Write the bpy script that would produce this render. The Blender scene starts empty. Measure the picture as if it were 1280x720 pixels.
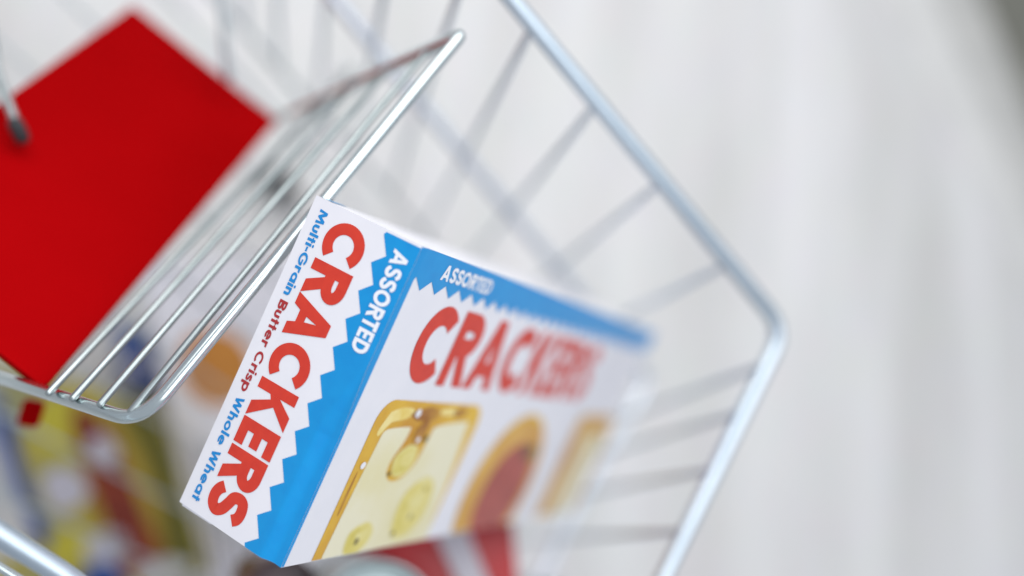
import bpy, bmesh, math, random
from mathutils import Vector, Matrix
from mathutils.geometry import tessellate_polygon
random.seed(7)
S = bpy.context.scene
COL = S.collection

# ---------------------------------------------------------------- camera, light, exposure
F = 1280.0                                     # focal length in pixels of the 1280 px wide picture; 1000 units = 1 m
def nz(v): return Vector(v).normalized()
GRAV = nz((-.35, .15, .92))                    # "down" seen from the camera (x right, y down, z ahead)
FWD = Vector((.618, .696, .35))                # the cart's forward direction seen from the camera
ZW = -GRAV
XW = (FWD - FWD.dot(GRAV) * GRAV).normalized()
YW = ZW.cross(XW)
BASE_DEPTH = 3.45                              # metres from the camera down to the floor
def world(p):
    """camera-space point in metres -> scene point (z up, floor at 0, x along the cart)"""
    p = Vector(p)
    return Vector((p.dot(XW), p.dot(YW), p.dot(ZW) + BASE_DEPTH))
def wdir(d):
    d = Vector(d); return Vector((d.dot(XW), d.dot(YW), d.dot(ZW)))
def P(x, y, k):
    """scene point that stands k x 1.28 m ahead of the camera"""
    return world(((x - 640) * k / 1000, (y - 360) * k / 1000, F * k / 1000))

cam = bpy.data.cameras.new('camera'); co = bpy.data.objects.new('camera', cam); COL.objects.link(co)
cr, cu, cb = wdir((1, 0, 0)), wdir((0, -1, 0)), wdir((0, 0, -1))
M = Matrix.Identity(4)
for i, c in enumerate((cr, cu, cb)):
    for r in range(3): M[r][i] = c[r]
M.translation = world((0, 0, 0))
co.matrix_world = M
cam.sensor_width = 36; cam.lens = 36 * F / 1280
cam.clip_start = .02; cam.clip_end = 100
cam.dof.use_dof = True; cam.dof.focus_distance = 1.34; cam.dof.aperture_fstop = .45
cam.dof.aperture_blades = 0
S.camera = co

w = bpy.data.worlds.new('World'); S.world = w; w.use_nodes = True
bg = w.node_tree.nodes['Background']; bg.inputs[0].default_value = (.80, .85, .95, 1); bg.inputs[1].default_value = .60
S.view_settings.view_transform = 'Standard'; S.view_settings.look = 'None'
S.view_settings.exposure = 0; S.view_settings.gamma = 1
def area(name, pos, target, size, power, color):
    l = bpy.data.lights.new(name, 'AREA'); l.shape = 'RECTANGLE'; l.size, l.size_y = size; l.energy = power; l.color = color
    o = bpy.data.objects.new(name, l); COL.objects.link(o)
    p, t = world(pos), world(target)
    o.location = p; o.rotation_euler = (t - p).to_track_quat('-Z', 'Y').to_euler()
    return o
area('window_light', (1.3, -3.3, -.9), (0, 0, 1.5), (6.0, 5.0), 262, (1, .985, .97))
area('soft_light', (2.3, .25, -1.5), (0, 0, 1.6), (2.8, 2.8), 58, (.93, .96, 1))  # added fill from the camera side, lifts the box front and band highlight

# ---------------------------------------------------------------- materials
def srgb(r, g, b):
    f = lambda c: ((c / 255 + .055) / 1.055) ** 2.4 if c > 10 else c / 255 / 12.92
    return (f(r), f(g), f(b), 1)
def mat(name, col, rough=.5, metal=0, noise=None, spec=.5, coat=0, bump=0, bump_scale=60):
    m = bpy.data.materials.new(name); m.use_nodes = True
    nt = m.node_tree; b = nt.nodes['Principled BSDF']
    b.inputs['Base Color'].default_value = col; b.inputs['Roughness'].default_value = rough
    b.inputs['Metallic'].default_value = metal; b.inputs['Specular IOR Level'].default_value = spec
    b.inputs['Coat Weight'].default_value = coat; b.inputs['Coat Roughness'].default_value = .15
    tc = nt.nodes.new('ShaderNodeTexCoord')
    if noise:
        col2, scale, lo, hi = noise
        n = nt.nodes.new('ShaderNodeTexNoise'); n.inputs['Scale'].default_value = scale; n.inputs['Detail'].default_value = 6
        r = nt.nodes.new('ShaderNodeValToRGB'); r.color_ramp.elements[0].position = lo; r.color_ramp.elements[1].position = hi
        r.color_ramp.elements[0].color = col; r.color_ramp.elements[1].color = col2
        nt.links.new(tc.outputs['Object'], n.inputs['Vector']); nt.links.new(n.outputs['Fac'], r.inputs[0])
        nt.links.new(r.outputs[0], b.inputs['Base Color'])
    if bump:
        n = nt.nodes.new('ShaderNodeTexNoise'); n.inputs['Scale'].default_value = bump_scale; n.inputs['Detail'].default_value = 4
        bp = nt.nodes.new('ShaderNodeBump'); bp.inputs['Strength'].default_value = bump; bp.inputs['Distance'].default_value = .002
        nt.links.new(tc.outputs['Object'], n.inputs['Vector']); nt.links.new(n.outputs['Fac'], bp.inputs['Height'])
        nt.links.new(bp.outputs[0], b.inputs['Normal'])
    return m
chrome = mat('chrome', (.63, .70, .70, 1), .20, 1, ((.56, .63, .64, 1), 9, .35, .7), bump=.05, bump_scale=40)
zinc = mat('zinc_wire', (.56, .61, .62, 1), .36, 1, ((.46, .51, .52, 1), 14, .35, .7), bump=.05)
rim_metal = mat('rim_chrome', (.57, .655, .72, 1), .42, 1, ((.50, .585, .65, 1), 9, .35, .7), bump=.05, bump_scale=40)
ring_metal = mat('ring_chrome', (.80, .85, .91, 1), .45, 1, ((.74, .79, .86, 1), 9, .35, .7))
seat_wire = mat('seat_wire', (.42, .47, .47, 1), .34, 1, ((.32, .37, .37, 1), 12, .35, .7), bump=.05)
wall_wire = mat('wall_wire', (.63, .69, .75, 1), .40, 1, ((.54, .60, .66, 1), 14, .35, .7))
red_plastic = mat('red_plastic', (.345, .0006, .0018, 1), .6, 0, ((.285, .0002, .001, 1), 2.2, .35, .7), spec=.012, bump=.06, bump_scale=25)
board = mat('white_board', (.80, .79, .83, 1), .38, 0, ((.77, .765, .81, 1), 22, .35, .7), spec=.35, bump=.05, bump_scale=90)
ink_blue = mat('blue_ink', srgb(0, 140, 208), .34, 0, (srgb(4, 147, 213), 40, .35, .7), spec=.35, coat=.3, bump=.05, bump_scale=90)
ink_red = mat('red_ink', srgb(212, 62, 44), .34, 0, (srgb(203, 56, 42), 60, .35, .7), spec=.35, bump=.04, bump_scale=90)
ink_dark_red = mat('dark_red_ink', srgb(170, 44, 48), .4)
ink_mid_blue = mat('mid_blue_ink', srgb(18, 134, 204), .4)
ink_white = mat('white_ink', (.84, .85, .89, 1), .35)
gold = mat('cracker_gold_print', srgb(224, 182, 62), .38, 0, (srgb(198, 140, 40), 9, .42, .72), spec=.35)
cheese = mat('cheese_print', srgb(232, 226, 196), .38, 0, (srgb(224, 214, 160), 7, .45, .75), spec=.35)
hole = mat('cheese_hole_print', srgb(226, 212, 128), .38, 0, (srgb(212, 196, 96), 30, .4, .65), spec=.35)
hole_soft = mat('cheese_hole_rim_print', srgb(228, 217, 148), .38, 0, (srgb(222, 206, 118), 34, .4, .65), spec=.35)
pale_gold = mat('pale_gold_print', srgb(240, 222, 150), .38, 0, (srgb(230, 200, 100), 30, .4, .7), spec=.35)
brown = mat('toasted_print', srgb(158, 100, 30), .4, 0, (srgb(196, 144, 44), 25, .4, .7))
speck = mat('pepper_print', srgb(96, 84, 40), .4)
salami = mat('salami_print', srgb(176, 84, 74), .38, 0, (srgb(150, 66, 58), 22, .4, .7), spec=.35)
toast = mat('round_cracker_print', srgb(216, 168, 84), .38, 0, (srgb(198, 140, 58), 10, .4, .7), spec=.35)
yellow_m = mat('yellow_card', srgb(176, 160, 62), .4, 0, (srgb(140, 140, 104), 6, .4, .65))  # yellow darkened to carry the shadow inside the basket
mustard_m = mat('mustard_print', srgb(150, 116, 14), .4, 0, (srgb(176, 160, 60), 6, .4, .65))
lemon_m = mat('lemon_print', srgb(184, 172, 48), .4)
olive_m = mat('olive_card', srgb(94, 88, 2), .4)
orange_m = mat('orange_print', srgb(206, 138, 56), .4, 0, (srgb(184, 118, 44), 12, .4, .7))
gray_ink = mat('grey_ink', srgb(150, 146, 158), .5)
blue_card = mat('blue_card', srgb(48, 78, 140), .4, 0, (srgb(36, 66, 132), 6, .4, .65))
shaded_white_m = mat('shaded_white_print', srgb(186, 182, 190), .4)  # off-white with the basket's shadow mixed into the colour
pale_m = mat('pale_card', srgb(192, 190, 186), .4, 0, (srgb(168, 172, 176), 6, .4, .65))
rust_m = mat('rust_print', srgb(134, 48, 4), .4, 0, (srgb(108, 26, 4), 7, .4, .65))
red_card = mat('red_card', srgb(170, 4, 16), .4, 0, (srgb(140, 0, 10), 6, .4, .65))
can_metal = mat('can_metal', (.50, .56, .56, 1), .32, 1)
can_top = mat('can_lid', srgb(146, 160, 160), .35, .6)
dark_lid = mat('dark_lid', srgb(70, 48, 50), .35, 0, (srgb(50, 34, 38), 8, .4, .7))
glass_brown = mat('brown_jar', srgb(84, 52, 46), .2)
black_rubber = mat('black_rubber', (.02, .024, .028, 1), .5)

def floor_material():
    m = bpy.data.materials.new('white_washed_wood'); m.use_nodes = True
    nt = m.node_tree; b = nt.nodes['Principled BSDF']; b.inputs['Roughness'].default_value = .5
    b.inputs['Specular IOR Level'].default_value = .3
    tc = nt.nodes.new('ShaderNodeTexCoord'); mp = nt.nodes.new('ShaderNodeMapping')
    mp.inputs['Scale'].default_value = (.22, 1.7, 1)
    n = nt.nodes.new('ShaderNodeTexNoise'); n.inputs['Scale'].default_value = 1.6; n.inputs['Detail'].default_value = 5; n.inputs['Roughness'].default_value = .6
    r = nt.nodes.new('ShaderNodeValToRGB'); e = r.color_ramp.elements
    e[0].position = .30; e[0].color = (.61, .605, .585, 1); e[1].position = .66; e[1].color = (.78, .775, .77, 1)
    n2 = nt.nodes.new('ShaderNodeTexNoise'); n2.inputs['Scale'].default_value = 26; n2.inputs['Detail'].default_value = 4
    mx = nt.nodes.new('ShaderNodeMix'); mx.data_type = 'RGBA'; mx.blend_type = 'MULTIPLY'; mx.inputs['Factor'].default_value = .18
    L = nt.links
    L.new(tc.outputs['Object'], mp.inputs[0]); L.new(mp.outputs[0], n.inputs['Vector']); L.new(mp.outputs[0], n2.inputs['Vector'])
    L.new(n.outputs['Fac'], r.inputs[0]); L.new(r.outputs[0], mx.inputs['A']); L.new(n2.outputs['Color'], mx.inputs['B'])
    L.new(mx.outputs['Result'], b.inputs['Base Color'])
    return m

# ---------------------------------------------------------------- helpers
def link(name, me, m=None, parent=None, smooth=False):
    o = bpy.data.objects.new(name, me); COL.objects.link(o)
    if m: me.materials.append(m)
    if parent:
        o.parent = parent
        o.matrix_parent_inverse = root_world(parent).inverted()
    if smooth:
        for p in me.polygons: p.use_smooth = True
    return o
def root_world(o):
    return Matrix.Translation(o.location) if o.parent is None else o.matrix_parent_inverse.inverted() @ Matrix.Identity(4) if False else WM.get(o.name, Matrix.Translation(o.location))
WM = {}
def empty(name, loc, label, cat, group=None):
    o = bpy.data.objects.new(name, None); COL.objects.link(o); o.location = loc; o.empty_display_size = .05
    WM[o.name] = Matrix.Translation(loc)
    o['label'] = label; o['category'] = cat
    if group: o['group'] = group
    return o
def part(name, verts, faces, m, parent, smooth=False):
    """mesh given in scene coordinates, linked as a child"""
    me = bpy.data.meshes.new(name); me.from_pydata([tuple(v) for v in verts], [], faces); me.update()
    o = bpy.data.objects.new(name, me); COL.objects.link(o); me.materials.append(m)
    o.parent = parent
    o.matrix_parent_inverse = WM.get(parent.name, Matrix.Identity(4)).inverted()
    WM[o.name] = Matrix.Identity(4)
    if smooth:
        for p in me.polygons: p.use_smooth = True
    return o
def fillet(pts, rads, closed=False, n=8):
    out = []
    N = len(pts)
    for i, p in enumerate(pts):
        r = rads[i] if isinstance(rads, (list, tuple)) else rads
        if (not closed and i in (0, N - 1)) or r <= 0: out.append(p); continue
        a, b = pts[i - 1], pts[(i + 1) % N]
        u, v = (a - p).normalized(), (b - p).normalized()
        d = min(r, .45 * (a - p).length, .45 * (b - p).length)
        s, e = p + u * d, p + v * d
        for k in range(n + 1):
            t = k / n
            out.append(s * (1 - t) ** 2 + p * 2 * t * (1 - t) + e * t * t)
    return out
def tube_geo(pts, rad, sides=16, closed=False):
    V, Fc = [], []
    N = len(pts); up = None
    for i, p in enumerate(pts):
        a = pts[i - 1] if (i > 0 or closed) else pts[i]
        b = pts[(i + 1) % N] if (i < N - 1 or closed) else pts[i]
        t = (b - a).normalized()
        if up is None:
            up = t.orthogonal().normalized()
        up = (up - t * up.dot(t)).normalized(); s = t.cross(up)
        for k in range(sides):
            A = 2 * math.pi * k / sides
            V.append(p + (up * math.cos(A) + s * math.sin(A)) * rad)
    for i in range(N if closed else N - 1):
        j = (i + 1) % N
        for k in range(sides):
            l = (k + 1) % sides
            Fc.append((i * sides + k, i * sides + l, j * sides + l, j * sides + k))
    if not closed:
        # rounded ends
        for i, sgn in ((0, -1), (N - 1, 1)):
            q = pts[1] if i == 0 else pts[N - 2]
            d = (pts[i] - q).normalized()
            prev = [i * sides + k for k in range(sides)]
            for h in (.55, .88):
                ring = []
                for k in range(sides):
                    v = V[i * sides + k] - pts[i]
                    V.append(pts[i] + d * rad * h + v * math.sqrt(1 - h * h)); ring.append(len(V) - 1)
                for k in range(sides):
                    l = (k + 1) % sides
                    Fc.append((prev[k], prev[l], ring[l], ring[k]) if sgn > 0 else (prev[l], prev[k], ring[k], ring[l]))
                prev = ring
            Fc.append(tuple(prev) if sgn > 0 else tuple(reversed(prev)))
    return V, Fc
def tube(name, pts, rad, m, parent, sides=16, closed=False):
    V, Fc = tube_geo(pts, rad, sides, closed)
    return part(name, V, Fc, m, parent, True)
def slab_geo(quad, depth):
    """closed prism under a planar-ish polygon, extruded by a vector"""
    n = len(quad)
    V = list(quad) + [q + depth for q in quad]
    Fc = [tuple(range(n)), tuple(range(2 * n - 1, n - 1, -1))]
    for i in range(n):
        j = (i + 1) % n; Fc.append((i, i + n, j + n, j))
    return V, Fc
def bevel_mesh(o, wd, seg=3):
    bm = bmesh.new(); bm.from_mesh(o.data); bmesh.ops.recalc_face_normals(bm, faces=bm.faces)
    bmesh.ops.bevel(bm, geom=list(bm.edges), offset=wd, segments=seg, affect='EDGES', profile=.6)
    bm.to_mesh(o.data); bm.free()

# ---------------------------------------------------------------- floor
fl_v = [(-14, -14, 0), (14, -14, 0), (14, 14, 0), (-14, 14, 0)]
me = bpy.data.meshes.new('floor'); me.from_pydata(fl_v, [], [(0, 1, 2, 3)])
floor = bpy.data.objects.new('floor', me); COL.objects.link(floor); me.materials.append(floor_material())
floor['kind'] = 'structure'
gd = wdir((-.06, 1, -.186)); floor.rotation_euler.z = math.atan2(gd.y, gd.x)

def on_floor(x, y, h=0):
    e, d = world((0, 0, 0)), P(x, y, 1) - world((0, 0, 0))
    return e + d * ((h - e.z) / d.z)
fm_root = empty('added_corner_dark', on_floor(1400, -100), 'added grey sheets that darken the pale floor at the upper right corner', 'stand-in')  # invented sheets, stepped in tone to imitate the corner's gradual darkening
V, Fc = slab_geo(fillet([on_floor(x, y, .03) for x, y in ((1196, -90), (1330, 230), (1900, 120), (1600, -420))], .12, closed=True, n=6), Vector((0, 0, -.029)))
fm = part('corner_dark_core', V, Fc, mat('corner_dark_tone', (.19, .19, .16, 1), .9, 0, ((.16, .16, .14, 1), 7, .4, .65), spec=.1, bump=.2, bump_scale=80), fm_root)
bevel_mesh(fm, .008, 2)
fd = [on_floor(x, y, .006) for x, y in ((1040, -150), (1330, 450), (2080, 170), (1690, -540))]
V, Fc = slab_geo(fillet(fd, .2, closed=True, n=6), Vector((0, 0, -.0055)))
part('corner_fade_outer', V, Fc, mat('fade_outer_tone', (.66, .655, .635, 1), .9, 0, ((.60, .60, .58, 1), 7, .4, .65), spec=.1), fm_root)  # paler outer step that softens the added dark corner
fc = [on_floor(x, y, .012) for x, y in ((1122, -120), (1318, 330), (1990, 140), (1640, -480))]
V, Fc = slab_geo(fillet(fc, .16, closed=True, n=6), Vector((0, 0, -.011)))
part('corner_fade_inner', V, Fc, mat('fade_inner_tone', (.52, .515, .49, 1), .9, 0, ((.46, .46, .44, 1), 7, .4, .65), spec=.1), fm_root)

# ---------------------------------------------------------------- shopping cart
cart = empty('shopping_cart', Vector((0, 0, 0)), 'small chrome wire shopping cart with a red plastic child seat', 'shopping cart')
A0 = P(640, 0, 1.25); RC = P(980, 412, 1.50); F1 = P(829, 722, 1.37)
dR = (RC - A0).normalized()
RB = A0 - dR * .95
RL = RC + (F1 - RC) * 2.15
L1 = P(0, 668, .955); L2 = P(88, 724, .985)
LB = L1 - (L2 - L1).normalized() * .85
rim_pts = fillet([RB, RC, RL, L2, L1, LB], [.05, .055, .06, .02, 0, .05], closed=True)
tube('rim', rim_pts, .0142, rim_metal, cart, 20, closed=True)
# second rail that runs just under the near rim
q1 = P(-30, 690, .985); q2 = P(62, 748, 1.015); dq = (q2 - q1).normalized()
tube('side_rail', [q1 - dq * .5, q1, q2, q2 + dq * .5], .006, chrome, cart)

VS, VF, VL = (366, 604), (330, 690), (-500, 800)
def toward(x, y, k, vp, ratio):
    return P(vp[0] + (x - vp[0]) / ratio, vp[1] + (y - vp[1]) / ratio, k * ratio)
def ray_xy(p):
    d = p - world((0, 0, 0)); z = d.dot(-cb)
    return 640 + d.dot(cr) / z * F, 360 - d.dot(cu) / z * F, z / 1.28
def on_rim(x):      # point of the far side rim that is seen at x
    best = min((abs(ray_xy(A0 + dR * (t / 400 - .95))[0] - x), t) for t in range(0, 800))
    return A0 + dR * (best[1] / 400 - .95)
def on_front(x):
    best = min((abs(ray_xy(RC + (F1 - RC) * (t / 400))[0] - x), t) for t in range(0, 850))
    return RC + (F1 - RC) * (best[1] / 400)
side_ring, front_ring, side_base, front_base = [], [], [], []
RS, RF, BS, BF = 1.40, 1.42, 1.85, 1.85
tops_s = [on_rim(x) for x in (912, 827, 746, 667, 590, 508, 425, 335, 255, 170, 90)]
def bar(top, vp, r_end, off):
    x, y, k = ray_xy(top)
    b = toward(x, y, k, vp, r_end)
    d = (b - top).normalized()
    return top + d * .004, b
for t in tops_s:
    x, y, k = ray_xy(t)
    a, b = bar(t, VS, BS, 0)
    tube('bar', [a, b], .0070, wall_wire, cart, 10)
    side_ring.append(toward(x, y, k, VS, RS)); side_base.append(b)
tops_f = [on_front(x) for x in (959, 930, 895, 857, 816, 770)] + [RC + (F1 - RC) * s for s in (1.42, 1.64, 1.86)]
for t in tops_f:
    x, y, k = ray_xy(t)
    a, b = bar(t, VF, BF, 0)
    tube('bar', [a, b], .0070, wall_wire, cart, 10)
    front_ring.append(toward(x, y, k, VF, RF)); front_base.append(b)
# lower ring and base ring
dls = (side_ring[0] - side_ring[4]).normalized()
ring_line = [side_ring[8] - dls * 1.1, side_ring[8], side_ring[4], side_ring[1]]
cx, cy, ck = ray_xy(RC)
ring_corner = P(812, 474, 2.12)
down = Vector((0, 0, -1))
left_low = lambda p, d: toward(*ray_xy(p), VL, 1 + .42 * d) if p is not LB else toward(*ray_xy(L2), VL, 1 + .42 * d) + (LB - L2) * 1.3
ring_pts = fillet([ring_line[0], ring_line[1], ring_line[2], ring_corner, front_ring[2], front_ring[-1], left_low(L2, 1), left_low(LB, 1)],
                  [.03, 0, 0, .05, .02, .05, .05, .03], closed=True)
tube('lower_ring', ring_pts, .014, ring_metal, cart, 14, closed=True)
base_pts = [side_base[8] - dls * .8, side_base[4], P(722, 530, 2.78), front_base[2], front_base[-1], left_low(L2, 1.55), left_low(LB, 1.55)]
tube('base_ring', fillet(base_pts, [.03, 0, .05, .02, .05, .05, .03], closed=True), .008, zinc, cart, 12, closed=True)
for i in range(8):
    t = (i + .5) / 8
    a = base_pts[0].lerp(base_pts[6], t); b = base_pts[2].lerp(base_pts[4], t)
    tube('floor_wire', [a, b], .005, zinc, cart, 8)
# chassis: legs and casters under the base
def caster(top, foot):
    leg = tube('leg', [top, foot + Vector((0, 0, .14))], .012, zinc, cart, 10)
    V, Fc = [], []
    ax = Vector((0, 1, 0)); c = foot + Vector((0, 0, .08)); n = 20
    for s in (-1, 1):
        for rr, yy in ((.072, .020), (.080, .014)):
            for k in range(n):
                A = 2 * math.pi * k / n
                V.append(c + Vector((math.cos(A) * rr, s * yy, math.sin(A) * rr)))
    idx = lambda b, k: b * n + k % n
    order = [0, 1, 3, 2]
    for a, b in zip(order, order[1:]):
        for k in range(n): Fc.append((idx(a, k), idx(a, k + 1), idx(b, k + 1), idx(b, k)))
    Fc.append(tuple(range(n))); Fc.append(tuple(2 * n + k for k in range(n)))
    part('wheel', V, Fc, black_rubber, cart, True)
for p in (base_pts[0], base_pts[2], base_pts[4], base_pts[6]):
    cen = sum((base_pts[i] for i in (0, 2, 4, 6)), Vector()) / 4
    q = p.lerp(cen, .25)
    foot = Vector((q.x, q.y, 0))
    if p is base_pts[0]:                    # the rear caster that shows between the seat bars
        e, d = world((0, 0, 0)), P(352, 232, 1) - world((0, 0, 0))
        foot = e + d * ((.08 - e.z) / d.z) - Vector((0, 0, .08)); q = foot + Vector((0, 0, q.z))
    caster(q, foot)

# child seat: bent wire frame, cross bars, red plate
SA = P(578, 42, 1.175); SB = P(176, 529, 1.02)
SA2 = P(338, 152, 1.68); SB2 = P(-30, 462, 1.16); SA3 = P(300, 170, 1.76)
fr = fillet([SA3, SA2, SA, SB, SB2], [0, .02, .017, .05, 0], n=10)
tube('seat_frame', fr, .0094, chrome, cart, 20)
lows = [(164, 512, 1.027), (125.5, 503, 1.042), (91, 496, 1.058), (61, 489, 1.072)]
for i, (x, y, k) in enumerate(lows):
    t = (.13, .30, .46, .62, .78, .92)[i]
    hi = SA.lerp(SA2, t)
    tube('seat_bar', [P(x, y + 2, k), hi], .0052, seat_wire, cart, 12)
H1, H2 = P(347, 150, 1.62), P(55, 485, 1.125)
O1 = P(166, 6, 1.62)
O2 = O1 + (H2 - H1)
plate_n = (H2 - H1).cross(O1 - H1).normalized()
if plate_n.dot(world((0, 0, 0)) - H1) < 0: plate_n = -plate_n
H2b = H2 + (O1 - H1) * .0
V, Fc = slab_geo(fillet([H1, O1, O2, H2], [.006, .016, .016, .016], closed=True, n=5), -plate_n * .012)
plate = part('seat_plate', V, Fc, red_plastic, cart)
bevel_mesh(plate, .0025, 2)
# raised lip along the outer border and the tab that clips round the frame
tabp = [P(30, 498, 1.30), P(54, 504, 1.295), P(44, 536, 1.30), P(20, 530, 1.305)]
V, Fc = slab_geo(fillet(tabp, .008, closed=True, n=4), wdir((0, 0, .012)))
part('plate_tab', V, Fc, red_plastic, plate)
# wire hook that holds the plate
tube('plate_hook', fillet([P(-14, 20, 1.36), P(-4, 92, 1.33), P(22, 158, 1.30), P(27, 170, 1.31)], [0, .03, .006, 0]), .0075, seat_wire, cart, 14)
V, Fc = tube_geo([P(20, 156, 1.297), P(27, 171, 1.305)], .013, 14)
part('hook_cap', V, Fc, black_rubber, cart, True)
tube('seat_support', [P(268, -120, 1.52), P(285, 96, 1.56)], .0085, zinc, cart, 12)
# push handle at the rear (behind the frame)
hd = [RB, RB + Vector((-.12, 0, .08)), LB + Vector((-.12, 0, .08)), LB]
tube('handle', fillet(hd, .05), .016, red_plastic, cart, 14)

# ---------------------------------------------------------------- lettering: shapes with cap height 1
def arc(cx, cy, rx, ry, a0, a1, n=26):
    return [(cx + rx * math.cos(math.radians(a0 + (a1 - a0) * i / n)), cy + ry * math.sin(math.radians(a0 + (a1 - a0) * i / n))) for i in range(n + 1)]
def smooth(pts, n=6):
    out = []
    for i in range(len(pts) - 1):
        p0 = pts[max(i - 1, 0)]; p1 = pts[i]; p2 = pts[i + 1]; p3 = pts[min(i + 2, len(pts) - 1)]
        for k in range(n):
            t = k / n
            out.append(tuple(.5 * (2 * p1[c] + (p2[c] - p0[c]) * t + (2 * p0[c] - 5 * p1[c] + 4 * p2[c] - p3[c]) * t * t + (3 * p1[c] - p0[c] - 3 * p2[c] + p3[c]) * t ** 3) for c in (0, 1)))
    out.append(pts[-1]); return out
def ribbon(line, th):
    """outline polygon of a thick line"""
    L, R = [], []
    n = len(line)
    for i, p in enumerate(line):
        a = line[max(i - 1, 0)]; b = line[min(i + 1, n - 1)]
        d1 = Vector((p[0] - a[0], p[1] - a[1])); d2 = Vector((b[0] - p[0], b[1] - p[1]))
        if d1.length < 1e-9: d1 = d2
        if d2.length < 1e-9: d2 = d1
        d1.normalize(); d2.normalize(); t = (d1 + d2)
        t = t.normalized() if t.length > 1e-6 else d1
        nx, ny = -t.y, t.x
        s = th / 2 / max(.5, t.dot(d1))
        L.append((p[0] + nx * s, p[1] + ny * s)); R.append((p[0] - nx * s, p[1] - ny * s))
    q = []
    for i in range(n - 1):
        q.append(('quad', [R[i], R[i + 1], L[i + 1], L[i]]))
    return q
def ringpoly(cx, cy, rx, ry, th, n=36):
    o = arc(cx, cy, rx, ry, 0, 360, n); i = arc(cx, cy, rx - th, ry - th, 0, 360, n)
    return [('quad', [o[k], o[k + 1], i[k + 1], i[k]]) for k in range(n)]
def poly(*pts, holes=()):
    return [('poly', [list(pts)] + [list(h) for h in holes])]
def glyph(c, b):
    """-> (width, pieces); b is the stroke thickness"""
    h = b / 2; x = .72
    if c == 'C': return .90, [ribbon(arc(.5, .5, .5 - h, .5 - h, 43, 317, 34), b)]
    if c == 'G': return .98, [ribbon(arc(.5, .5, .5 - h, .5 - h, 43, 352, 34), b), poly((.52, .40), (.97, .40), (.97, .57), (.52, .57))]
    if c == 'O': return 1.0, [ringpoly(.5, .5, .5, .5, b)]
    if c == 'R':
        r = (.60 - b) / 2 + h - h
        bowl = [(b * .6, 1 - h), (.40, 1 - h)] + arc(.40, .70, .27 - .02, .30 - h, 90, -90, 16) + [(b * .6, .40 + h)]
        return .74, [poly((0, 0), (b, 0), (b, 1), (0, 1)), ribbon(bowl, b), poly((.26, .45), (.50, .52), (.80, 0), (.80 - b * 1.2, 0))]
    if c == 'A':
        k = b * 1.08
        return .96, [poly((0, 0), (.48 - k * .52, 1), (.48 + k * .52, 1), (.96, 0), (.96 - k, 0), (.885 - k, .185), (.075 + k, .185), (k, 0),
                          holes=[[(.145 + k, .385), (.815 - k, .385), (.48, .93 - b)]])]
    if c == 'K': return .86, [poly((0, 0), (b, 0), (b, 1), (0, 1)), poly((b, .36), (b, .62), (.50, 1), (.50 + b * 1.35, 1), (.30 + b * .7, .55), (.90, 0), (.90 - b * 1.32, 0), (b + .10, .42))]
    if c == 'E': return .60, [poly((0, 0), (.60, 0), (.60, b * .92), (b, b * .92), (b, .5 - b * .44), (.55, .5 - b * .44), (.55, .5 + b * .44), (b, .5 + b * .44), (b, 1 - b * .92), (.60, 1 - b * .92), (.60, 1), (0, 1))]
    if c == 'S':
        q = b / 2
        c0 = [(.64, .74), (.55, .865 - q + .10), (.40, 1 - q), (.22, 1 - q - .035), (q + .03, .73), (.20, .585), (.36, .51), (.53, .42), (.64 - q + .10, .28), (.52, q + .03), (.34, q), (.19, q + .05), (.09, .27)]
        return .70, [ribbon(smooth(c0), b)]
    if c == 'T': return .66, [poly((0, 1 - b), (.66, 1 - b), (.66, 1), (0, 1)), poly((.33 - h, 0), (.33 + h, 0), (.33 + h, 1 - b), (.33 - h, 1 - b))]
    if c == 'D': return .82, [poly((0, 0), (b, 0), (b, 1), (0, 1)), ribbon([(b * .6, 1 - h), (.34, 1 - h)] + arc(.34, .5, .48 - h, .5 - h, 90, -90, 20) + [(b * .6, h)], b)]
    if c == 'B':
        return .66, [poly((0, 0), (b, 0), (b, 1), (0, 1)), ribbon([(b * .6, 1 - h), (.36, 1 - h)] + arc(.36, .74, .22, .26 - h, 90, -90, 14) + [(b * .6, .48 + h)], b),
                     ribbon([(b * .6, .54 - h), (.38, .54 - h)] + arc(.38, .27, .28 - h + .02, .27 - h, 90, -90, 14) + [(b * .6, h)], b)]
    if c == 'M': return 1.02, [poly((0, 0), (.10, 1), (.30, 1), (.51, .52), (.72, 1), (.92, 1), (1.02, 0), (1.02 - b, 0), (.80, .60), (.56, .06), (.46, .06), (.22, .60), (b, 0))]
    if c == 'W': return 1.12, [poly((0, 1), (.24, 0), (.42, 0), (.56, .52), (.70, 0), (.88, 0), (1.12, 1), (1.12 - b, 1), (.78, .42), (.64, .95), (.48, .95), (.34, .42), (b, 1))]
    if c == 'l': return b, [poly((0, 0), (b, 0), (b, 1.05), (0, 1.05))]
    if c == 'i': return b, [poly((0, 0), (b, 0), (b, x), (0, x)), poly(*arc(h, .93, h * 1.12, h * 1.12, 0, 345, 14))]
    if c == 't': return .36, [poly((.09, 0), (.09 + b, 0), (.09 + b, .95), (.09, .95)), poly((0, x - b * .85), (.38, x - b * .85), (.38, x), (0, x))]
    if c == 'u': return .58, [ribbon([(h, x), (h, .30)] + arc(.29, .29, .29 - h, .29 - h, 180, 360, 16) + [(.58 - h, x)], b)]
    if c == 'n': return .58, [poly((0, 0), (b, 0), (b, x), (0, x)), ribbon(arc(.29, x - .29, .29 - h, .29 - h, 170, 0, 16) + [(.58 - h, 0)], b)]
    if c == 'h': return .58, [poly((0, 0), (b, 0), (b, 1.05), (0, 1.05)), ribbon(arc(.29, x - .29, .29 - h, .29 - h, 170, 0, 16) + [(.58 - h, 0)], b)]
    if c == 'r': return .40, [poly((0, 0), (b, 0), (b, x), (0, x)), ribbon(arc(.33, x - .30, .33 - h, .30 - h, 170, 68, 12), b)]
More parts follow.
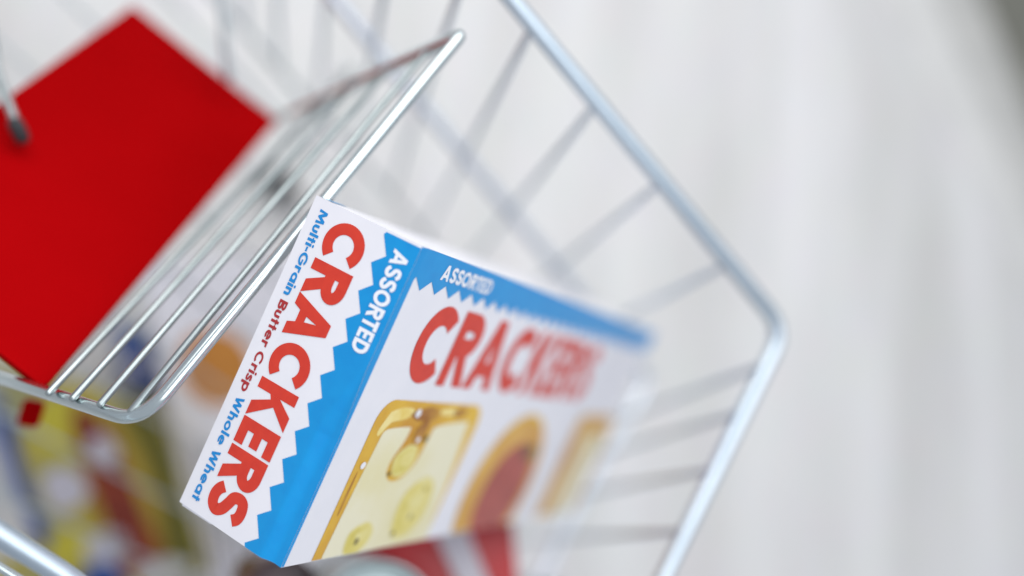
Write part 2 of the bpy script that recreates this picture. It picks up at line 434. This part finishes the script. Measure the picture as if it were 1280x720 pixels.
    if c == 'a': return .74, [ringpoly(.36, .36, .36, .36, b), poly((.74 - b, 0), (.74, 0), (.74, x), (.74 - b, x))]
    if c == 'o': return .74, [ringpoly(.37, .36, .37, .36, b)]
    if c == 'p': return .74, [ringpoly(.38, .36, .36, .36, b), poly((0, -.30), (b, -.30), (b, x), (0, x))]
    if c == 'e': return .72, [ribbon(arc(.36, .36, .36 - h, .36 - h, 0, 318, 28), b), poly((.10, .28), (.72, .28), (.72, .28 + b * .8), (.10, .28 + b * .8))]
    if c == 's':
        c0 = [(.44, .54), (.36, .63), (.26, .64), (.14, .60), (.11, .51), (.18, .43), (.29, .37), (.40, .28), (.41, .17), (.32, .09), (.22, .08), (.10, .12), (.04, .20)]
        return .50, [ribbon(smooth(c0, 3), b * .9)]
    if c == '-': return .34, [poly((0, .28), (.34, .28), (.34, .28 + b), (0, .28 + b))]
    return .34, []
def layout(text, b, gap):
    x = 0; out = []
    for c in text:
        wd, pcs = glyph(c, b)
        out += [[(k, [(px + x, py) for px, py in g]) if k == 'quad' else (k, [[(px + x, py) for px, py in lp] for lp in g]) for k, g in pc] for pc in pcs]
        x += wd + (gap if c != ' ' else 0)
    return x - gap, out
def flat_geo(pieces, fmap, eps0, deps=.00012):
    """pieces (each a list of quads / polygons) -> mesh on a printed face; every piece lies a hair above the one before"""
    V, Fc = [], []
    for i, pc in enumerate(pieces):
        e = eps0 + deps * (i % 3)
        for k, g in pc:
            if k == 'quad':
                n = len(V); V += [fmap(a, b_, e) for a, b_ in g]; Fc.append((n, n + 1, n + 2, n + 3))
            else:
                pts = [p for lp in g for p in lp]; n = len(V)
                V += [fmap(a, b_, e) for a, b_ in pts]
                for t in tessellate_polygon([[Vector((a, b_, 0)) for a, b_ in lp] for lp in g]): Fc.append(tuple(n + j for j in t))
    return V, Fc
def orient(Fc, V, nrm):
    out = []
    for f in Fc:
        n = (V[f[1]] - V[f[0]]).cross(V[f[2]] - V[f[0]])
        out.append(f if n.dot(nrm) > 0 else tuple(reversed(f)))
    return out

# ---------------------------------------------------------------- cracker box
HB, DB, LB_ = .449, .177, 1.149
AL, AW, AH = wdir((.3796, .1339, .9154)).normalized(), wdir((.8265, .3954, -.4006)).normalized(), wdir((-.4156, .9087, .0394)).normalized()
D0 = world((-.1117, -.0524, 1.280))
cb_root = empty('cracker_box', D0 + AL * LB_ + AH * HB * .5 - AW * DB * .5, 'long white and blue box of assorted crackers leaning in the cart', 'box')
def sag(s, t):
    """how far the end panel rolls back before its right-hand edge: a soft roll in the lower part, a tight one above"""
    st = .171 if t < .17 else .171 - min(1, (t - .17) / .10) * .025
    en = .176 if t < .17 else .176 - min(1, (t - .17) / .10) * .011
    x = min(1, max(0, (s - st) / (en - st)))
    return (.0004 if t < .17 else .0004 + .0092 * min(1, (t - .17) / .10)) * x * x * (3 - 2 * x)
def end_pt(s, t, e=0):       # s across from the left edge, t down from the top, metres
    return D0 + AW * (s - DB) + AH * t - AL * (e - sag(s, t))
def front_pt(u, v, e=0):
    return D0 + AL * (u + .0112) + AH * v + AW * e
# body: five panels in one folded board; the end panel is its own part
x0 = .0115
c8 = [D0 + AL * a - AW * DB * b + AH * HB * c for a in (x0 / 1, LB_) for b in (0, 1) for c in (0, 1)]
bodyF = [(0, 1, 5, 4), (2, 6, 7, 3), (0, 4, 6, 2), (1, 3, 7, 5), (4, 5, 7, 6), (0, 2, 3, 1)]
body = part('carton', c8, bodyF, board, cb_root)
bm = bmesh.new(); bm.from_mesh(body.data); bmesh.ops.recalc_face_normals(bm, faces=bm.faces); bm.to_mesh(body.data); bm.free()
# end panel: thin sheet with a rolled right edge
cols = [0, .02, .06, .1, .14, .146, .149, .152, .156, .16, .164, .168, .171, .173, .175, DB]
rows = [i / 40 * HB for i in range(41)]
V = [end_pt(s, t, -.0) for t in rows for s in cols]; nc = len(cols)
Fc = [(r * nc + c, r * nc + c + 1, (r + 1) * nc + c + 1, (r + 1) * nc + c) for r in range(40) for c in range(nc - 1)]
n0 = len(V)
V += [end_pt(s, t, -.0) + AL * (.0112 - sag(s, t)) for t in rows for s in cols]
Fc += [tuple(n0 + i for i in reversed(f)) for f in Fc[:]]
edge = [c for c in range(nc)] + [r * nc + nc - 1 for r in range(1, 41)] + [40 * nc + c for c in range(nc - 2, -1, -1)] + [r * nc for r in range(39, 0, -1)]
for a, b in zip(edge, edge[1:] + edge[:1]): Fc.append((a, n0 + a, n0 + b, b))
endp = part('end_panel', V, Fc, board, cb_root)
bm = bmesh.new(); bm.from_mesh(endp.data); bmesh.ops.recalc_face_normals(bm, faces=bm.faces); bm.to_mesh(endp.data); bm.free()
N_END, N_FR = -AL, AW
# tuck flap whose edge peeps out along the lower end
V, Fc = slab_geo([end_pt(s, t, -.002) for s, t in ((.0045, HB - .02), (.0045, HB + .0032), (.058, HB + .0022), (.075, HB - .02))], AL * .002)
part('tuck_flap', V, Fc, board, endp)

def band_end():
    tips = [.0072 + .03975 * i for i in range(12)]
    prof = [(.0, .124)] if False else []
    prof = [(.0035, .1215)]
    for i, t in enumerate(tips):
        prof.append((t, .1187)); prof.append((t + .0245, .1352))
    prof = [p for p in prof if p[0] < HB - .002] + [(HB, .1215)]
    prof.sort()
    ts = sorted(set([p[0] for p in prof] + [i * HB / 80 for i in range(1, 81)]))
    def xat(t):
        for (a, xa), (b, xb) in zip(prof, prof[1:]):
            if a <= t <= b: return xa + (xb - xa) * (t - a) / max(1e-9, b - a)
        return prof[-1][1]
    inner = [.14, .146, .149, .152, .156, .16, .164, .168, .171, .173, .175, DB - .0002]
    V, Fc = [], []
    ts = [t for t in ts if t >= .0035]
    for t in ts:
        V += [end_pt(s, t, .0004) for s in [xat(t)] + inner]
    n = len(inner) + 1
    for r in range(len(ts) - 1):
        for c in range(n - 1): Fc.append((r * n + c, r * n + c + 1, (r + 1) * n + c + 1, (r + 1) * n + c))
    return part('zigzag_band', V, orient(Fc, V, N_END), ink_blue, endp, True)
band_end()
def end_text(text, b, gap, t0, t1, s_base, s_cap, m, e=.0005, name='lettering'):
    wd, pcs = layout(text, b, gap)
    fm = lambda x, y, ee: end_pt(s_base + (s_cap - s_base) * y, t0 + (t1 - t0) * x / wd, ee)
    V, Fc = flat_geo(pcs, fm, e)
    return part(name, V, orient(Fc, V, N_END), m, endp)
end_text('CRACKERS', .250, .065, .0145, .434, .0385, .1035, ink_red)
end_text('ASSORTED', .225, .085, .0175, .157, .1425, .1675, ink_white, .0009)
full = 'Multi-Grain Butter Crisp Whole Wheat'
wtot, _ = layout(full, .20, .085)
T0, T1 = .0135, .4345
pos = 0
for seg, m in (('Multi-Grain', ink_mid_blue), ('Butter Crisp', ink_dark_red), ('Whole Wheat', ink_mid_blue)):
    wseg, _ = layout(seg, .20, .085)
    a = T0 + (T1 - T0) * pos / wtot; b = T0 + (T1 - T0) * (pos + wseg) / wtot
    end_text(seg, .20, .085, a, b, .0155, .0292, m)
    pos += wseg + .34 + .085

def front_poly(name, loops, m, e, parent):
    V, Fc = flat_geo([[('poly', loops)]], lambda a, b, ee: front_pt(a, b, ee), e)
    return part(name, V, orient(Fc, V, N_FR), m, parent)
# front band
prof = [(.0, .050), (.006, .0393)]
u = .0372; i = 0
while u < LB_ - .03:
    prof += [(u - .0085, .0553), (u + .0125, .0397)]; u += .0422
prof += [(LB_ - .0055, .047)]
lo = [(a, b) for a, b in prof if a < LB_ - .005]
V, Fc = [], []
for a, b in lo: V += [front_pt(a, .0004, .0005), front_pt(a, b, .0005)]
for k in range(len(lo) - 1): Fc.append((2 * k, 2 * k + 1, 2 * k + 3, 2 * k + 2))
fband = part('zigzag_band', V, orient(Fc, V, N_FR), ink_blue, body)
# blue crease that runs down the fold on the front edge
ts = [.001 + i * (HB - .002) / 40 for i in range(41)]
V = [q for t in ts for q in (end_pt(DB - .0001, t, .00045) + AW * .0004, front_pt(.0026, t, .0008))]
part('fold_edge', V, orient([(2 * i, 2 * i + 1, 2 * i + 3, 2 * i + 2) for i in range(40)], V, N_FR), ink_blue, body)
def front_text(text, b, gap, u0, u1, v_base, v_cap, m, e=.0006):
    wd, pcs = layout(text, b, gap)
    fm = lambda x, y, ee: front_pt(u0 + (u1 - u0) * x / wd, v_base + (v_cap - v_base) * y, ee)
    V, Fc = flat_geo(pcs, fm, e)
    return part('lettering', V, orient(Fc, V, N_FR), m, body)
front_text('ASSORTED', .225, .085, .0665, .226, .0335, .0115, ink_white, .0011)
front_text('CRACKERS', .250, .095, .082, .835, .1815, .0645, ink_red)
# printed crackers
vmax = HB - .0015
def clampv(pts): return [(a, min(b, vmax)) for a, b in pts]
def rrect(u0, v0, u1, v1, r, n=7):
    return arc(u0 + r, v0 + r, r, r, 180, 270, n) + arc(u1 - r, v0 + r, r, r, 270, 360, n) + [(u1, v1), (u0, v1)]
def ell(cu_, cv, ru, rv, wob=0, n=26):
    return [(cu_ + ru * (1 + wob * math.sin(3.1 * a + cu_ * 50)) * math.cos(a), cv + rv * (1 + wob * math.cos(2.3 * a)) * math.sin(a)) for a in [2 * math.pi * k / n for k in range(n)]]
def clip(pts):
    """cut a polygon at the bottom edge of the box"""
    out = []
    for i, p in enumerate(pts):
        q = pts[(i + 1) % len(pts)]
        if p[1] <= vmax: out.append(p)
        if (p[1] - vmax) * (q[1] - vmax) < 0:
            t = (vmax - p[1]) / (q[1] - p[1]); out.append((p[0] + (q[0] - p[0]) * t, vmax))
    return out
p1 = front_poly('printed_cracker', [clip(rrect(.066, .208, .397, .52, .035))], gold, .0006, body)
front_poly('cracker_shade', [ell(.205, .228, .042, .012, .15)], brown, .0008, p1)
front_poly('cracker_shade', [ell(.315, .223, .022, .009, .15)], brown, .0008, p1)
front_poly('cracker_shade', [ell(.080, .350, .003, .035, .1)], brown, .0008, p1)
ch = [(.100, .262), (.110, .252), (.168, .248), (.176, .254), (.172, .275), (.160, .300), (.163, .322), (.184, .334), (.214, .330), (.238, .306), (.246, .262), (.256, .246), (.350, .237), (.362, .246), (.378, .32), (.388, .395), (.386, .52), (.112, .52)]
front_poly('cracker_light', [smooth([(.098, .226), (.13, .218), (.165, .222), (.150, .236), (.112, .242), (.094, .262), (.085, .255), (.098, .226)], 3)[:-1]], pale_gold, .0008, p1)
front_poly('cracker_light', [ell(.275, .222, .03, .006, .1)], pale_gold, .0008, p1)
front_poly('cheese_slice', [clip(smooth(ch + [ch[0]], 3)[:-1])], cheese, .0010, p1)
for cu_, cv, ru, rv in ((.200, .302, .031, .026), (.296, .385, .050, .052), (.166, .425, .034, .026)):
    front_poly('cheese_hole', [clip(ell(cu_, cv, ru * 1.04, rv * 1.04, .06))], hole_soft, .0013, p1)
    front_poly('hole_shade', [clip(ell(cu_ - ru * .08, cv + rv * .04, ru * .84, rv * .84, .10))], hole, .0015, p1)
    front_poly('hole_light', [clip(ell(cu_ + ru * .16, cv - rv * .12, ru * .5, rv * .5, .16))], hole_soft, .0017, p1)
for cu_, cv, r in ((.176, .226, .0075), (.212, .268, .005), (.086, .306, .006)):
    front_poly('gloss_dot', [ell(cu_, cv, r, r * .9)], ink_white, .0018, p1)
for cu_, cv, r in ((.164, .428, .005), (.235, .266, .005), (.170, .322, .0035), (.302, .40, .004), (.268, .425, .004), (.31, .352, .003)):
    front_poly('pepper_dot', [ell(cu_, cv, r, r * 1.2, .1)], speck, .0018, p1)
front_poly('cracker_shade', [ell(.213, .256, .016, .024, .2)], brown, .0016, p1)
p2 = front_poly('printed_cracker', [clip(ell(.625, .370, .150, .152, .0, 44))], toast, .0006, body)
front_poly('cracker_shade', [clip([q for q in arc(.625, .37, .150, .152, 60, 300, 40)] + [q for q in arc(.625, .37, .138, .140, 300, 60, 40)])], gold, .0009, p2)
front_poly('salami_slice', [clip(ell(.643, .376, .100, .101, .02, 36))], salami, .0012, p2)
front_poly('olive_slice', [ell(.690, .296, .030, .016, .1)], speck, .0016, p2)
p3 = front_poly('printed_cracker', [clip(rrect(.893, .212, 1.136, .52, .03))], toast, .0006, body)
front_poly('cheese_slice', [clip(rrect(.985, .255, 1.10, .52, .02))], cheese, .0010, p3)
# blue corner on the top panel
V = [D0 - AW * DB + AL * a + AW * b - AH * .0006 for a, b in ((.0062, .001), (.0062, .024), (.06, .012), (.06, .001))]
part('corner_print', V, orient([(0, 1, 2, 3)], V, -AH), ink_blue, body)

# ---------------------------------------------------------------- other packs in the basket
def pack(name, quad, k, depth, m, label, cat, edge=.004):
    pts = [P(x, y, (k if not isinstance(k, (list, tuple)) else k[i])) for i, (x, y) in enumerate(quad)]
    dv = wdir(GRAV) * depth
    root = empty(name, sum(pts, Vector()) / len(pts) + dv, label, cat)
    V, Fc = slab_geo(pts, dv)
    b = part('carton', V, Fc, m, root); bevel_mesh(b, edge, 2)
    n = (pts[1] - pts[0]).cross(pts[2] - pts[0]).normalized()
    if n.dot(world((0, 0, 0)) - pts[0]) < 0: n = -n
    o, ux, vy = pts[0], pts[1] - pts[0], pts[3] - pts[0]
    wz = pts[2] - pts[1] - pts[3] + pts[0]
    fm = lambda a, c, e: o + ux * a + vy * c + wz * a * c + n * e
    def shape(nm, pl, mm, e=.003, parent=b):
        V, Fc = flat_geo([[('poly', [pl])]], fm, e)
        return part(nm, V, orient(Fc, V, n), mm, parent)
    return root, b, shape
r1, b1, sh = pack('snack_box', [(-60, 440), (196, 500), (262, 716), (6, 790)], 2.15, .30, yellow_m,
                  'yellow picture box with red and white shapes under the child seat', 'box')
sh('side_stripe', [(.80, .03), (.985, .03), (.985, .97), (.84, .97)], olive_m)
sh('yellow_shape', ell(.46, .24, .13, .15, .2), lemon_m, .004)
sh('yellow_shape', ell(.40, .74, .14, .08, .2), lemon_m, .004)
sh('orange_shape', ell(.70, .58, .17, .42, .1), mustard_m, .0045)
sh('red_shape', smooth([(.60, .10), (.72, .22), (.76, .45), (.78, .66), (.80, .86), (.62, .90), (.58, .62), (.54, .36), (.54, .18), (.60, .10)], 4)[:-1], rust_m, .005)
sh('white_shape', ell(.66, .32, .07, .075, .1), shaded_white_m, .008)
sh('white_shape', ell(.42, .50, .11, .10, .15), shaded_white_m, .005)
sh('white_shape', ell(.10, .42, .15, .36, .1), pale_m, .004)
sh('blue_shape', smooth([(.16, .12), (.22, .2), (.26, .5), (.30, .70), (.24, .72), (.19, .5), (.13, .22), (.16, .12)], 3)[:-1], blue_card, .006)
sh('blue_shape', ell(.49, .90, .13, .08, .2), blue_card, .006)
sh('white_shape', ell(.56, .78, .10, .09, .2), shaded_white_m, .005)
sh('white_shape', ell(.78, .93, .13, .06, .2), pale_m, .006)

r2, b2, sh = pack('biscuit_box', [(176, 330), (372, 316), (420, 790), (262, 790)], 2.25, .30, board,
                  'white box with an orange round biscuit picture beside the yellow box', 'box')
sh('biscuit_print', ell(.38, .29, .25, .105, 0), orange_m)
for i in range(5):
    a = .10 + .085 * i
    sh('text_line', [(a, .50), (a + .03, .50), (a + .03, .93), (a, .93)], gray_ink)

r3, b3, sh = pack('blue_carton', [(142, 404), (182, 410), (206, 494), (154, 484)], 2.3, .26, blue_card,
                  'small blue carton seen between the child seat bars', 'carton')
sh('white_shape', ell(.45, .62, .22, .12, .1), shaded_white_m)

r4, b4, sh = pack('red_packet', [(440, 660), (640, 630), (652, 780), (470, 800)], [1.62, 1.72, 1.66, 1.56], .25, red_card,
                  'red packet with a white diagonal stripe under the cracker box', 'packet')
sh('white_stripe', [(.46, .02), (.66, .02), (.88, .98), (.68, .98)], shaded_white_m)

def can(name, cx_, cy_, r_px, k, hgt, m_side, m_top, label, cat):
    c = P(cx_, cy_, k); r = r_px * k / 1000
    root = empty(name, c - Vector((0, 0, hgt)), label, cat)
    n = 40
    def lathe(nm, prof, m, parent):
        V, Fc = [], []
        for rr, z in prof:
            for q in range(n):
                A = 2 * math.pi * q / n; V.append(c + Vector((rr * math.cos(A), rr * math.sin(A), z)))
        for i in range(len(prof) - 1):
            for q in range(n): Fc.append((i * n + q, i * n + (q + 1) % n, (i + 1) * n + (q + 1) % n, (i + 1) * n + q))
        return part(nm, V, Fc, m, parent, True)
    lathe('can_body' if 'can' in name else 'jar_body', [(.001, -hgt), (r * .95, -hgt), (r * .97, -hgt + .01), (r * .97, -.02), (r * .95, -.008)], m_side, root)
    lathe('rim', [(r * .95, -.008), (r, -.004), (r * 1.01, .002), (r * .985, .006), (r * .95, .004), (r * .93, -.004)], m_side, root)
    lathe('lid', [(r * .93, -.004), (r * .90, -.010), (r * .80, -.006), (r * .5, -.008), (.001, -.008)], m_top, root)
can('tin_can', 468, 786, 84, 1.40, .26, can_metal, can_top, 'grey metal can whose round top shows below the cracker box', 'can')
can('jar', 352, 742, 46, 1.42, .24, glass_brown, dark_lid, 'dark brown jar beside the metal can', 'jar')

print('plate', (O2 - H2).length, (H1 - H2).length, [ray_xy(q) for q in (O1, O2, H1, H2)])
print('lowest base', min(p.z for p in base_pts), 'rim z', RB.z, RC.z, RL.z, L1.z, 'RL px', ray_xy(RL), 'L2', ray_xy(L2))
